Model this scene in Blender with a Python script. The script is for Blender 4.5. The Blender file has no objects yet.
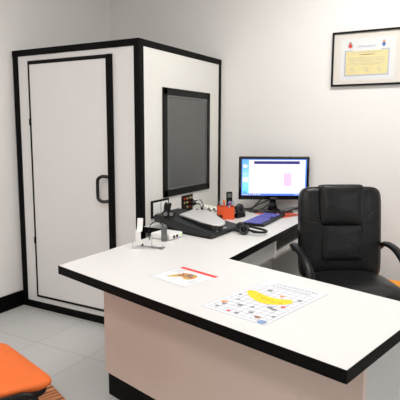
import bpy, bmesh, math, random
from mathutils import Vector, Matrix, Euler
from mathutils.geometry import tessellate_polygon
random.seed(7)
SC = bpy.context.scene
C = SC.collection
PI = math.pi

# ------------------------------------------------------------------ materials
def mat(name, col, rough=.5, metal=0, spec=.5, bump=0, bscale=60, var=0, vscale=8, emit=None, estr=0,
        coat=0, trans=0, ior=1.45, bdist=.002, coords='Object', stretch=None):
    m = bpy.data.materials.new(name); m.use_nodes = True
    nt = m.node_tree; b = nt.nodes['Principled BSDF']
    b.inputs['Base Color'].default_value = (*col, 1)
    b.inputs['Roughness'].default_value = rough
    b.inputs['Metallic'].default_value = metal
    b.inputs['Specular IOR Level'].default_value = spec
    b.inputs['Coat Weight'].default_value = coat
    b.inputs['Transmission Weight'].default_value = trans
    b.inputs['IOR'].default_value = ior
    if emit:
        b.inputs['Emission Color'].default_value = (*emit, 1)
        b.inputs['Emission Strength'].default_value = estr
    tc = nt.nodes.new('ShaderNodeTexCoord'); src = tc.outputs[coords]
    if stretch:
        mp = nt.nodes.new('ShaderNodeMapping'); mp.inputs['Scale'].default_value = stretch
        nt.links.new(src, mp.inputs['Vector']); src = mp.outputs[0]
    if bump:
        n = nt.nodes.new('ShaderNodeTexNoise'); n.inputs['Scale'].default_value = bscale; n.inputs['Detail'].default_value = 4
        nt.links.new(src, n.inputs['Vector'])
        bp = nt.nodes.new('ShaderNodeBump'); bp.inputs['Strength'].default_value = bump; bp.inputs['Distance'].default_value = bdist
        nt.links.new(n.outputs['Fac'], bp.inputs['Height']); nt.links.new(bp.outputs[0], b.inputs['Normal'])
    if var:
        n = nt.nodes.new('ShaderNodeTexNoise'); n.inputs['Scale'].default_value = vscale; n.inputs['Detail'].default_value = 5
        nt.links.new(src, n.inputs['Vector'])
        r = nt.nodes.new('ShaderNodeValToRGB')
        r.color_ramp.elements[0].color = (*[c * (1 - var) for c in col], 1)
        r.color_ramp.elements[1].color = (*[min(1, c * (1 + var)) for c in col], 1)
        r.color_ramp.elements[0].position = .3; r.color_ramp.elements[1].position = .7
        nt.links.new(n.outputs['Fac'], r.inputs[0]); nt.links.new(r.outputs[0], b.inputs['Base Color'])
    return m

M = {}
M['wall'] = mat('wall_paint', (.83, .81, .785), .85, bump=.06, bscale=180, var=.012, vscale=3)
M['ceil'] = mat('ceiling_paint', (.80, .79, .77), .9, bump=.05, bscale=120)
M['skirt'] = mat('black_skirting', (.002, .002, .002), .55, spec=.08, bump=.03)
M['booth'] = mat('booth_laminate', (.80, .78, .775), .45, bump=.02, bscale=300, var=.008, vscale=4)
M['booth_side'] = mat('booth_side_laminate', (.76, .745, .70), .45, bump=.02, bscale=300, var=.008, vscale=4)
M['trim'] = mat('black_trim', (.003, .003, .003), .5, spec=.1, bump=.03, bscale=200)
M['seal'] = mat('door_seal', (.003, .003, .003), .6, spec=.2)
M['handle'] = mat('handle_black', (.004, .004, .004), .25)
M['frame'] = mat('window_frame_black', (.006, .006, .006), .45, spec=.18, bump=.03)
M['dglass'] = mat('dark_glass', (.088, .088, .084), .22, spec=.8, var=.03, vscale=3)
M['desk'] = mat('desk_laminate', (.718, .703, .688), .38, bump=.015, bscale=400, var=.006, vscale=5)
M['edge'] = mat('desk_edge_black', (.002, .002, .002), .55, spec=.1)
M['panel'] = mat('desk_panel_bounce_tint', (.70, .555, .49), .5, bump=.02, bscale=300, var=.008, vscale=3)  # white front panel, warm bounce light tinted into its colour
M['panelw'] = mat('desk_panel_grey', (.58, .57, .555), .5, bump=.02, bscale=300, var=.01, vscale=3)
M['undr'] = mat('drawer_grey', (.60, .575, .55), .5, bump=.02)
M['leather'] = mat('black_leather', (.007, .007, .0075), .36, spec=.36, bump=.6, bscale=7, bdist=.02)
M['plastic'] = mat('black_plastic', (.004, .004, .0045), .38, spec=.28, bump=.04, bscale=400)
M['matte'] = mat('charcoal_plastic', (.018, .019, .021), .42, bump=.05, bscale=500)
M['gloss'] = mat('gloss_black', (.006, .006, .008), .12, coat=.5)
M['chrome'] = mat('chrome', (.75, .75, .75), .18, metal=1, bump=.01)
M['silver'] = mat('silver_plastic', (.60, .59, .59), .38, metal=.15, bump=.02, bscale=300)
M['white'] = mat('white_plastic', (.82, .81, .79), .38, bump=.02)
M['greyp'] = mat('grey_plastic', (.11, .12, .12), .45, bump=.02)
M['midg'] = mat('grey_button', (.35, .35, .35), .4, bump=.02)
M['orange'] = mat('orange_fabric', (.74, .145, .023), .75, bump=.25, bscale=500, bdist=.001, var=.04, vscale=10)
M['yorange'] = mat('yellow_orange_fabric', (.90, .33, .02), .7, bump=.2, bscale=500, var=.03)
M['orcard'] = mat('orange_card', (.80, .10, .022), .55, bump=.03, var=.05)
M['mousemat'] = mat('orange_red_mat', (.75, .12, .06), .6, bump=.1, bscale=400)
M['paper'] = mat('white_paper', (.70, .705, .735), .7, bump=.03, bscale=40)
M['cream'] = mat('cream_mat_board', (.70, .655, .60), .8, bump=.05, bscale=300)
M['sheet'] = mat('diploma_sheet', (.70, .70, .69), .7, bump=.03)
M['dipy'] = mat('diploma_yellow', (.72, .63, .33), .7, var=.04, vscale=30)
M['dipb'] = mat('diploma_blue_border', (.40, .44, .60), .7, bump=.02)
M['red'] = mat('print_red', (.82, .05, .05), .6, bump=.01)
M['blue'] = mat('print_blue', (.08, .15, .40), .6, bump=.01)
M['lblue'] = mat('print_pale_blue', (.22, .32, .52), .6, bump=.01)
M['yellow'] = mat('print_yellow', (.92, .60, .01), .6, bump=.01)
M['facegrey'] = mat('face_grey', (.16, .16, .16), .4, bump=.01)
M['mustard'] = mat('print_mustard', (.62, .40, .06), .6, bump=.01)
M['purple'] = mat('print_purple', (.25, .08, .14), .6, bump=.01)
M['pgrey'] = mat('print_grey', (.24, .24, .27), .6, bump=.01)
M['pgrid'] = mat('print_grid', (.33, .33, .42), .6, bump=.01)
M['porange'] = mat('print_orange', (.90, .30, .10), .6, bump=.01)
M['gold'] = mat('jack_gold', (.75, .58, .25), .3, metal=.8, bump=.01)
M['jred'] = mat('jack_red', (.55, .03, .02), .4, bump=.01)
M['jgreen'] = mat('led_green', (.25, .75, .10), .4, emit=(.3, 1, .1), estr=.6)
M['pbrown'] = mat('print_brown', (.33, .15, .07), .6, bump=.01)
M['keys'] = mat('keys_screen_tint', (.13, .13, .55), .22, coat=.3, bump=.02)  # black keys; the screen's blue reflection is put into their colour
M['greenpaper'] = mat('pale_green_paper', (.72, .73, .64), .7, bump=.3, bscale=20)

def clear(name, tint=(1, 1, 1), w=.12):
    m = bpy.data.materials.new(name); m.use_nodes = True; nt = m.node_tree; nt.nodes.clear()
    o = nt.nodes.new('ShaderNodeOutputMaterial'); mx = nt.nodes.new('ShaderNodeMixShader')
    t = nt.nodes.new('ShaderNodeBsdfTransparent'); g = nt.nodes.new('ShaderNodeBsdfGlossy')
    t.inputs[0].default_value = (*tint, 1); g.inputs['Roughness'].default_value = .06
    lw = nt.nodes.new('ShaderNodeLayerWeight'); lw.inputs[0].default_value = w
    nt.links.new(lw.outputs['Fresnel'], mx.inputs[0]); nt.links.new(t.outputs[0], mx.inputs[1]); nt.links.new(g.outputs[0], mx.inputs[2])
    nt.links.new(mx.outputs[0], o.inputs[0]); return m
M['glass'] = clear('picture_glass')
M['acryl'] = clear('clear_acrylic', (.97, .97, .98), .06)

def emis(name, col, s):
    m = bpy.data.materials.new(name); m.use_nodes = True; nt = m.node_tree
    b = nt.nodes['Principled BSDF']; b.inputs['Base Color'].default_value = (.02, .02, .02, 1)
    b.inputs['Emission Color'].default_value = (*col, 1); b.inputs['Emission Strength'].default_value = s
    b.inputs['Roughness'].default_value = .3
    return m
SCR = 1.3
M['s_white'] = emis('screen_white', (.95, .93, 1.0), SCR)
M['s_blue'] = emis('screen_blue', (.10, .30, 1.0), SCR)
M['s_task'] = emis('screen_taskbar', (.10, .22, .85), SCR)
M['s_navy'] = emis('screen_navy', (.02, .02, .22), SCR)
M['s_pink'] = emis('screen_pink', (.95, .62, .88), SCR)
M['s_red'] = emis('screen_red', (.9, .1, .3), SCR)
def screen_side():
    m = emis('screen_sidebar', (.1, .7, .95), SCR); nt = m.node_tree; b = nt.nodes['Principled BSDF']
    tc = nt.nodes.new('ShaderNodeTexCoord'); sp = nt.nodes.new('ShaderNodeSeparateXYZ'); r = nt.nodes.new('ShaderNodeValToRGB')
    mr = nt.nodes.new('ShaderNodeMapRange'); mr.inputs['From Min'].default_value = -.15; mr.inputs['From Max'].default_value = .15
    nt.links.new(tc.outputs['Object'], sp.inputs[0]); nt.links.new(sp.outputs['Z'], mr.inputs['Value']); nt.links.new(mr.outputs[0], r.inputs[0])
    r.color_ramp.elements[0].color = (.10, .75, .95, 1); r.color_ramp.elements[1].color = (.12, .45, 1.0, 1)
    e = r.color_ramp.elements.new(.5); e.color = (.35, .85, .98, 1)
    nt.links.new(r.outputs[0], b.inputs['Emission Color']); return m
M['title_blue'] = mat('print_title_blue', (.28, .34, .55), .6, bump=.01)
M['s_side'] = screen_side()

def floor_mat():
    m = mat('grey_floor_tile', (.30, .305, .305), .32, spec=.5)
    nt = m.node_tree; b = nt.nodes['Principled BSDF']
    tc = nt.nodes.new('ShaderNodeTexCoord'); mp = nt.nodes.new('ShaderNodeMapping')
    mp.inputs['Location'].default_value = (2.06, -2.24, 0)
    nt.links.new(tc.outputs['Object'], mp.inputs['Vector'])
    br = nt.nodes.new('ShaderNodeTexBrick'); br.offset = 0; br.squash = 1
    br.inputs['Scale'].default_value = 1; br.inputs['Brick Width'].default_value = .44; br.inputs['Row Height'].default_value = .44
    br.inputs['Mortar Size'].default_value = .0028; br.inputs['Mortar Smooth'].default_value = .2
    br.inputs['Color1'].default_value = (.53, .525, .515, 1); br.inputs['Color2'].default_value = (.55, .545, .535, 1)
    br.inputs['Mortar'].default_value = (.36, .35, .34, 1)
    nt.links.new(mp.outputs[0], br.inputs['Vector'])
    n = nt.nodes.new('ShaderNodeTexNoise'); n.inputs['Scale'].default_value = 160; n.inputs['Detail'].default_value = 3
    n2 = nt.nodes.new('ShaderNodeTexNoise'); n2.inputs['Scale'].default_value = 3; n2.inputs['Detail'].default_value = 3
    nt.links.new(tc.outputs['Object'], n.inputs['Vector']); nt.links.new(tc.outputs['Object'], n2.inputs['Vector'])
    mr = nt.nodes.new('ShaderNodeMapRange'); mr.inputs['From Min'].default_value = .3; mr.inputs['From Max'].default_value = .7
    mr.inputs['To Min'].default_value = .86; mr.inputs['To Max'].default_value = 1.14
    nt.links.new(n.outputs['Fac'], mr.inputs['Value'])
    mx = nt.nodes.new('ShaderNodeMix'); mx.data_type = 'RGBA'; mx.blend_type = 'MULTIPLY'; mx.inputs[0].default_value = 1
    nt.links.new(br.outputs['Color'], mx.inputs[6]); nt.links.new(mr.outputs[0], mx.inputs[7])
    mr2 = nt.nodes.new('ShaderNodeMapRange'); mr2.inputs['To Min'].default_value = .22; mr2.inputs['To Max'].default_value = .42
    nt.links.new(n2.outputs['Fac'], mr2.inputs['Value']); nt.links.new(mr2.outputs[0], b.inputs['Roughness'])
    nt.links.new(mx.outputs[2], b.inputs['Base Color']); return m
M['floor'] = floor_mat()

def rug_mat():
    m = mat('striped_weave', (.4, .15, .05), .6)
    nt = m.node_tree; b = nt.nodes['Principled BSDF']
    tc = nt.nodes.new('ShaderNodeTexCoord'); mp = nt.nodes.new('ShaderNodeMapping'); mp.inputs['Scale'].default_value = (1, .07, 1)
    nt.links.new(tc.outputs['Object'], mp.inputs['Vector'])
    n = nt.nodes.new('ShaderNodeTexNoise'); n.inputs['Scale'].default_value = 75; n.inputs['Detail'].default_value = 4
    nt.links.new(mp.outputs[0], n.inputs['Vector'])
    r = nt.nodes.new('ShaderNodeValToRGB'); e = r.color_ramp.elements
    e[0].position = .36; e[0].color = (.16, .04, .02, 1); e[1].position = .66; e[1].color = (.85, .42, .18, 1)
    k = e.new(.5); k.color = (.52, .17, .06, 1)
    nt.links.new(n.outputs['Fac'], r.inputs[0]); nt.links.new(r.outputs[0], b.inputs['Base Color'])
    bp = nt.nodes.new('ShaderNodeBump'); bp.inputs['Strength'].default_value = .3; bp.inputs['Distance'].default_value = .002
    nt.links.new(n.outputs['Fac'], bp.inputs['Height']); nt.links.new(bp.outputs[0], b.inputs['Normal']); return m
M['rug'] = rug_mat()

# ------------------------------------------------------------------ mesh helpers
def new(): return bmesh.new()
def xf(bm, verts, loc=(0, 0, 0), rot=(0, 0, 0)):
    mt = Matrix.Translation(Vector(loc)) @ Euler(rot, 'XYZ').to_matrix().to_4x4()
    bmesh.ops.transform(bm, matrix=mt, verts=verts)
def setm(bm, f0, idx):
    bm.faces.ensure_lookup_table()
    for f in bm.faces[f0:]: f.material_index = idx
def box(bm, c, s, rot=(0, 0, 0), bev=0, seg=2, mi=0):
    """box by centre and size"""
    t = bmesh.new(); bmesh.ops.create_cube(t, size=1); bmesh.ops.scale(t, vec=s, verts=t.verts)
    if bev: bmesh.ops.bevel(t, geom=t.edges[:], offset=min(bev, min(s) * .49), segments=seg, profile=.5, affect='EDGES', clamp_overlap=True)
    xf(t, t.verts, c, rot); merge(bm, t, mi)
def bx(bm, x0, x1, y0, y1, z0, z1, bev=0, mi=0):
    box(bm, ((x0 + x1) / 2, (y0 + y1) / 2, (z0 + z1) / 2), (abs(x1 - x0), abs(y1 - y0), abs(z1 - z0)), bev=bev, mi=mi)
def merge(bm, t, mi=0, smooth=False):
    for f in t.faces:
        f.material_index = mi
        if smooth: f.smooth = True
    me = bpy.data.meshes.new('tmp'); t.to_mesh(me); t.free(); bm.from_mesh(me); bpy.data.meshes.remove(me)
def prism(bm, poly, z0, z1, bev=0, mi=0, seg=2):
    """extrude plan polygon (x,y) from z0 to z1; z1 may be a function of (x,y)"""
    t = bmesh.new(); a = sum(poly[i - 1][0] * poly[i][1] - poly[i][0] * poly[i - 1][1] for i in range(len(poly)))
    if a < 0: poly = poly[::-1]
    g = lambda z, p: z(p[0], p[1]) if callable(z) else z
    lo = [t.verts.new((p[0], p[1], g(z0, p))) for p in poly]; hi = [t.verts.new((p[0], p[1], g(z1, p))) for p in poly]
    t.faces.new(lo[::-1]); t.faces.new(hi)
    for i in range(len(poly)):
        j = (i + 1) % len(poly); t.faces.new((lo[i], lo[j], hi[j], hi[i]))
    if bev: bmesh.ops.bevel(t, geom=t.edges[:], offset=bev, segments=seg, profile=.5, affect='EDGES', clamp_overlap=True)
    merge(bm, t, mi)
def sideprism(bm, prof, x0, x1, bev=0, axis='x', mi=0):
    """profile in (y,z) extruded along x (axis x) or profile in (x,z) along y"""
    t = bmesh.new()
    if axis == 'x': P = lambda p, k: (k, p[0], p[1])
    else: P = lambda p, k: (p[0], k, p[1])
    a = [t.verts.new(P(p, x0)) for p in prof]; b = [t.verts.new(P(p, x1)) for p in prof]
    t.faces.new(a); t.faces.new(b[::-1])
    for i in range(len(prof)):
        j = (i + 1) % len(prof); t.faces.new((a[i], b[i], b[j], a[j]))
    bmesh.ops.recalc_face_normals(t, faces=t.faces[:])
    if bev: bmesh.ops.bevel(t, geom=t.edges[:], offset=bev, segments=2, profile=.5, affect='EDGES', clamp_overlap=True)
    merge(bm, t, mi)
def smoothpts(pts, n=6):
    if len(pts) < 3: return [Vector(p) for p in pts]
    P = [Vector(p) for p in pts]; P = [P[0] * 2 - P[1]] + P + [P[-1] * 2 - P[-2]]; o = []
    for i in range(1, len(P) - 2):
        for k in range(n):
            t = k / n
            o.append(.5 * ((2 * P[i]) + (-P[i - 1] + P[i + 1]) * t + (2 * P[i - 1] - 5 * P[i] + 4 * P[i + 1] - P[i + 2]) * t * t + (-P[i - 1] + 3 * P[i] - 3 * P[i + 1] + P[i + 2]) * t ** 3))
    o.append(P[-2]); return o
def tube(bm, pts, r, seg=10, smooth=True, closed=False, mi=0, rb=None, up=(0, 0, 1)):
    """swept round (or oval: r across, rb along 'up') tube"""
    P = smoothpts(pts) if smooth else [Vector(p) for p in pts]
    if closed: P = [Vector(p) for p in pts]
    t = bmesh.new(); rings = []; n = len(P); prev = None
    for i, p in enumerate(P):
        if closed: d = P[(i + 1) % n] - P[i - 1]
        else: d = P[min(i + 1, n - 1)] - P[max(i - 1, 0)]
        d.normalize()
        if rb is not None: u = Vector(up)
        else: u = prev if prev is not None else (Vector((0, 0, 1)) if abs(d.z) < .9 else Vector((1, 0, 0)))
        s = d.cross(u)
        if s.length < 1e-4: s = d.cross(Vector((1, 0, .1)))
        s.normalize(); u2 = s.cross(d).normalized(); prev = u2
        rr = r[i * len(r) // n] if isinstance(r, (list, tuple)) else r
        r2 = rb if rb is not None else rr
        rings.append([t.verts.new(p + s * rr * math.cos(2 * PI * k / seg) + u2 * r2 * math.sin(2 * PI * k / seg)) for k in range(seg)])
    for i in range(n if closed else n - 1):
        a, b = rings[i], rings[(i + 1) % n]
        for k in range(seg): t.faces.new((a[k], a[(k + 1) % seg], b[(k + 1) % seg], b[k]))
    if not closed: t.faces.new(rings[0][::-1]); t.faces.new(rings[-1])
    bmesh.ops.recalc_face_normals(t, faces=t.faces[:])
    merge(bm, t, mi, True)
def cyl(bm, c, r, h, rot=(0, 0, 0), seg=24, r2=None, bev=0, mi=0):
    t = bmesh.new(); bmesh.ops.create_cone(t, cap_ends=True, segments=seg, radius1=r, radius2=r if r2 is None else r2, depth=h)
    if bev: bmesh.ops.bevel(t, geom=[e for e in t.edges if len(e.link_faces) == 2 and any(len(f.verts) > 4 for f in e.link_faces)], offset=bev, segments=2, affect='EDGES')
    for f in t.faces:
        if len(f.verts) == 4: f.smooth = True
    xf(t, t.verts, c, rot)
    for f in t.faces: f.material_index = mi
    me = bpy.data.meshes.new('tmp'); t.to_mesh(me); t.free(); bm.from_mesh(me); bpy.data.meshes.remove(me)
def ball(bm, c, s, rot=(0, 0, 0), mi=0, seg=20):
    t = bmesh.new(); bmesh.ops.create_uvsphere(t, u_segments=seg, v_segments=12, radius=1)
    bmesh.ops.scale(t, vec=s, verts=t.verts); xf(t, t.verts, c, rot); merge(bm, t, mi, True)
def cushion(bm, c, s, rot=(0, 0, 0), n=4, e=.35, bulge=.0, mi=0, taper=0, nx=22, p=5.5):
    """soft rounded slab: superellipsoid sized s, thin axis y; bulge pushes the -y face outward in the middle"""
    t = bmesh.new(); bmesh.ops.create_cube(t, size=2)
    bmesh.ops.subdivide_edges(t, edges=t.edges[:], cuts=nx, use_grid_fill=True)
    for v in t.verts:
        x, y, z = v.co
        # round the outline in xz and the thickness in y
        m1 = max(abs(x), abs(z)); l = (abs(x) ** p + abs(z) ** p) ** (1 / p)
        k = m1 / l if l > 1e-6 else 1
        x, z = x * k, z * k
        r = min(1, (abs(x) ** p + abs(z) ** p) ** (1 / p))
        f = (1 - r ** 6 * (1 - e)) 
        yy = y * f
        if y < 0: yy -= bulge * (1 - x * x) * (1 - z * z)
        x *= 1 - taper * z
        v.co = (x * s[0] / 2, yy * s[1] / 2, z * s[2] / 2)
    bmesh.ops.recalc_face_normals(t, faces=t.faces[:])
    xf(t, t.verts, c, rot); merge(bm, t, mi, True)

def link(name, bm, mats, parent=None):
    me = bpy.data.meshes.new(name); bmesh.ops.recalc_face_normals(bm, faces=bm.faces[:]) if False else None
    bm.to_mesh(me); bm.free()
    for m in (mats if isinstance(mats, (list, tuple)) else [mats]): me.materials.append(M[m])
    o = bpy.data.objects.new(name, me); C.objects.link(o)
    if parent: o.parent = parent
    return o
def thing(name, label, cat, loc=(0, 0, 0), rz=0, group=None, rot=None):
    o = bpy.data.objects.new(name, None); C.objects.link(o); o.empty_display_size = .1
    o.location = loc; o.rotation_euler = rot or (0, 0, rz); tag(o, label, cat, group); return o
def tag(o, label, cat, group=None):
    o['label'] = label; o['category'] = cat
    if group: o['group'] = group
def wpart(name, bm, mats, parent, top=None):
    """part whose mesh was drawn in room coordinates, moved into its thing's frame"""
    root = top or parent
    mt = (Matrix.Translation(root.location) @ root.rotation_euler.to_matrix().to_4x4()).inverted()
    bmesh.ops.transform(bm, matrix=mt, verts=bm.verts)
    return link(name, bm, mats, parent)
def struct(name, bm, mats, parent=None):
    o = link(name, bm, mats, parent)
    if not parent: o['kind'] = 'structure'
    return o
def islands(name, bm, mats, parent, top=None, w=False):
    """every loose piece of the mesh becomes a part of its own"""
    left = set(bm.verts); out = []
    while left:
        st = [left.pop()]; grp = set(st)
        while st:
            v = st.pop()
            for e in v.link_edges:
                o = e.other_vert(v)
                if o in left: left.discard(o); grp.add(o); st.append(o)
        out.append([(v.co.copy(), v) for v in grp])
    r = []
    for g in out:
        t = bmesh.new(); mp = {v: t.verts.new(c) for c, v in g}; fs = set()
        for _, v in g: fs.update(v.link_faces)
        for f in fs:
            nf = t.faces.new([mp[v] for v in f.verts]); nf.material_index = f.material_index; nf.smooth = f.smooth
        r.append(wpart(name, t, mats, parent, top) if w else link(name, t, mats, parent))
    bm.free(); return r
def text(body, size, name, m, parent, loc, rot, ext=.0002, align='CENTER', sx=1, sp=1):
    cu = bpy.data.curves.new(name, 'FONT'); cu.body = body; cu.size = size; cu.extrude = ext; cu.align_x = align; cu.align_y = 'CENTER'
    cu.space_character = sp
    tmp = bpy.data.objects.new(name, cu); C.objects.link(tmp)
    bpy.context.view_layer.update()
    me = bpy.data.meshes.new_from_object(tmp.evaluated_get(bpy.context.evaluated_depsgraph_get()))
    bpy.data.objects.remove(tmp); bpy.data.curves.remove(cu)
    me.name = name; me.materials.clear(); me.materials.append(M[m])
    o = bpy.data.objects.new(name, me); C.objects.link(o); o.parent = parent; o.location = loc; o.rotation_euler = rot; o.scale = (sx, 1, 1)
    return o

# ------------------------------------------------------------------ room
XL, XR, YB, YF, H = -3.157, 1.9, 3.869, -1.6, 2.95
b = new(); bx(b, XL - .1, XR + .1, YF - .1, YB + .1, -.1, 0); struct('floor', b, 'floor')
b = new(); bx(b, XL - .1, XR + .1, YF - .1, YB + .1, H, H + .1); struct('ceiling', b, 'ceil')
b = new(); bx(b, XL - .1, XL, YF - .1, YB + .1, 0, H); struct('wall_left', b, 'wall')
b = new(); bx(b, XL, XR, YB, YB + .1, 0, H); struct('wall_back', b, 'wall')
b = new(); bx(b, XR, XR + .1, YF - .1, YB + .1, 0, H); struct('wall_right', b, 'wall')
b = new(); bx(b, XL, XR, YF - .1, YF, 0, H); struct('wall_front', b, 'wall')
b = new(); bx(b, XL, XL + .012, YF, 2.706, 0, .122, bev=.002); struct('baseboard_left', b, 'skirt')
b = new(); bx(b, -1.96, XR, YB - .012, YB, 0, .122, bev=.002); struct('baseboard_back', b, 'skirt')
b = new(); bx(b, XR - .012, XR, YF, YB - .012, 0, .122, bev=.002); struct('baseboard_right', b, 'skirt')
b = new(); bx(b, XL + .012, XR - .012, YF, YF + .012, 0, .122, bev=.002); struct('baseboard_front', b, 'skirt')

# ------------------------------------------------------------------ hearing booth
X0, X1, Y0, Y1, HB = XL + .006, -1.98, 2.706, YB - .004, 1.974
booth = thing('hearing_test_booth', 'tall white panelled test cabin edged in black filling the left corner of the room', 'booth', (X1, Y0, 0))
b = new(); bx(b, X0 + .004, X1 - .004, Y0 + .006, Y1, .03, HB - .004, mi=0)
wpart('front_panel', b, 'booth', booth)
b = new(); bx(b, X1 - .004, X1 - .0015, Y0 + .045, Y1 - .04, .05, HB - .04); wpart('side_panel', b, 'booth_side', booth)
b = new()
bx(b, X0, X0 + .053, Y0, Y0 + .02, 0, HB, .003)                      # front left post
wpart('corner_post', b, 'trim', booth)
b = new(); bx(b, X1 - .042, X1 - .0008, Y0 - .003, Y0 + .012, 0, HB, .003); bx(b, X1 - .012, X1 + .002, Y0 + .003, Y0 + .05, 0, HB, .003)
wpart('corner_post', b, 'trim', booth)
b = new(); bx(b, X1 - .01, X1 + .001, Y1 - .045, Y1, 0, HB, .003); wpart('corner_post', b, 'trim', booth)
b = new(); bx(b, X0, X1 + .003, Y0 - .004, Y0 + .02, HB - .042, HB + .003, .003); bx(b, X1 - .02, X1 + .003, Y0 + .01, Y1, HB - .042, HB + .003, .003)
bx(b, X0 + .02, X1 - .02, Y0 + .02, Y1, HB - .02, HB - .002)
wpart('top_trim', b, 'trim', booth)
b = new(); bx(b, X0 + .01, X1 - .01, Y0 - .004, Y0 + .012, 0, .054, .003); bx(b, X1 - .01, X1 + .003, Y0, Y1, 0, .054, .003)
wpart('plinth', b, 'trim', booth)
# door
dx0, dx1, dz0, dz1 = -2.986, -2.199, .098, 1.892
b = new(); bx(b, dx0 + .01, dx1 - .036, Y0 - .006, Y0 + .02, dz0 + .01, dz1 - .016, .002)
door = wpart('door', b, 'booth', booth)
b = new(); bx(b, dx0, dx0 + .016, Y0 - .008, Y0 + .01, dz0, dz1); bx(b, dx0, dx1, Y0 - .008, Y0 + .01, dz0, dz0 + .016)
bx(b, dx0, dx1, Y0 - .008, Y0 + .01, dz1 - .026, dz1); wpart('door_seal', b, 'seal', door, booth)
b = new(); bx(b, dx1 - .042, dx1, Y0 - .022, Y0 + .01, dz0, dz1, .006); wpart('closing_strip', b, 'trim', door, booth)
b = new(); hx = dx1 - .035
tube(b, [(hx, Y0 - .02, 1.075), (hx - .035, Y0 - .045, 1.078), (hx - .062, Y0 - .055, 1.06), (hx - .068, Y0 - .055, 1.03), (hx - .068, Y0 - .055, .95), (hx - .062, Y0 - .055, .922), (hx - .035, Y0 - .045, .905), (hx, Y0 - .02, .908)], .0115)
wpart('handle', b, 'handle', door, booth)
for hz in (.55, 1.45):
    b = new(); cyl(b, (dx0 + .006, Y0 - .012, hz), .006, .05, seg=12); wpart('hinge', b, 'trim', door, booth)
# window in the side
wy0, wy1, wz0, wz1 = 2.972, 3.651, .916, 1.688
b = new(); fw = .05
bx(b, X1 - .003, X1 + .012, wy0, wy0 + fw, wz0, wz1, .004); bx(b, X1 - .003, X1 + .012, wy1 - fw, wy1, wz0, wz1, .004)
bx(b, X1 - .003, X1 + .012, wy0, wy1, wz0, wz0 + fw, .004); bx(b, X1 - .003, X1 + .012, wy0, wy1, wz1 - fw, wz1, .004)
wf = wpart('window_frame', b, 'frame', booth)
b = new(); bx(b, X1 - .002, X1 + .006, wy0 + fw - .004, wy1 - fw + .004, wz0 + fw - .004, wz1 - fw + .004); wpart('window_glass', b, 'dglass', wf, booth)
b = new()
for (a0, a1, c0, c1) in ((wy0 + fw, wy1 - fw, wz1 - fw - .012, wz1 - fw), (wy0 + fw, wy1 - fw, wz0 + fw, wz0 + fw + .012), (wy0 + fw, wy0 + fw + .010, wz0 + fw, wz1 - fw), (wy1 - fw - .010, wy1 - fw, wz0 + fw, wz1 - fw)):
    bx(b, X1 + .004, X1 + .010, a0, a1, c0, c1, .001)
wpart('glazing_bead', b, 'greyp', wf, booth)
# small rivets along the corner post
b = new()
for z in [.95, 1.2, 1.45, 1.7, 1.9]: cyl(b, (X1 - .02, Y0 - .004, z), .004, .003, (PI / 2, 0, 0), 10)
islands('rivet', b, 'frame', booth, w=True)

# switch plate and jack plate on the booth wall
sw = thing('light_switch_plate', 'black framed plate with two white rocker switches low on the cabin side wall', 'switch', (X1, 2.93, .848))
b = new(); bx(b, X1 - .0005, X1 + .009, 2.82, 3.04, .786, .91, .003); wpart('surround', b, 'frame', sw)
for a in (2.838, 2.934):
    b = new(); bx(b, X1 + .006, X1 + .0125, a, a + .088, .803, .895, .003); r = wpart('rocker', b, 'white', sw)
    b = new(); bx(b, X1 + .012, X1 + .0132, a + .03, a + .058, .822, .826); wpart('marking', b, 'midg', r, sw)
jp = thing('jack_plate', 'black connector plate with coloured sockets on the cabin side below the window', 'socket plate', (X1, 3.30, .84))
b = new(); bx(b, X1 - .0005, X1 + .006, 3.224, 3.385, .775, .90, .002); wpart('plate', b, 'frame', jp)
for k, (yy, zz) in enumerate([(3.255, .875), (3.295, .875), (3.335, .875), (3.365, .875), (3.255, .845), (3.295, .845), (3.335, .845), (3.295, .81), (3.335, .81)]):
    b = new(); cyl(b, (X1 + .010, yy, zz), .0085, .010, (0, PI / 2, 0), 14); cyl(b, (X1 + .015, yy, zz), .0035, .003, (0, PI / 2, 0), 10, mi=1)
    wpart('jack', b, [('jred', 'gold', 'gold', 'midg', 'gold', 'gold', 'jred', 'gold', 'jred')[k], 'seal'], jp)
pc = thing('audio_plug_cable', 'bundle of black plugs and leads hanging from the connector plate on the cabin', 'cable', (X1 + .02, 3.34, .84))
for k, (yy, zz) in enumerate([(3.315, .862), (3.345, .855), (3.36, .83), (3.325, .826)]):
    b = new(); cyl(b, (X1 + .036, yy, zz), .010, .036, (0, PI / 2, 0), 12, bev=.002); pl = wpart('plug', b, 'plastic', pc)
    b = new(); tube(b, [(X1 + .05, yy, zz), (X1 + .085, yy + .02, zz + .004), (X1 + .09, yy + .05 + .01 * k, zz - .05), (X1 + .08, yy + .05, .80), (X1 + .10, yy + .03 + .015 * k, .7565)], .0035, 8)
    wpart('lead', b, 'plastic' if k % 2 else 'white', pl, pc)
    b = new(); cyl(b, (X1 + .0195, yy, zz), .0055, .006, (0, PI / 2, 0), 10); wpart('tip', b, 'chrome', pl, pc)

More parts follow.
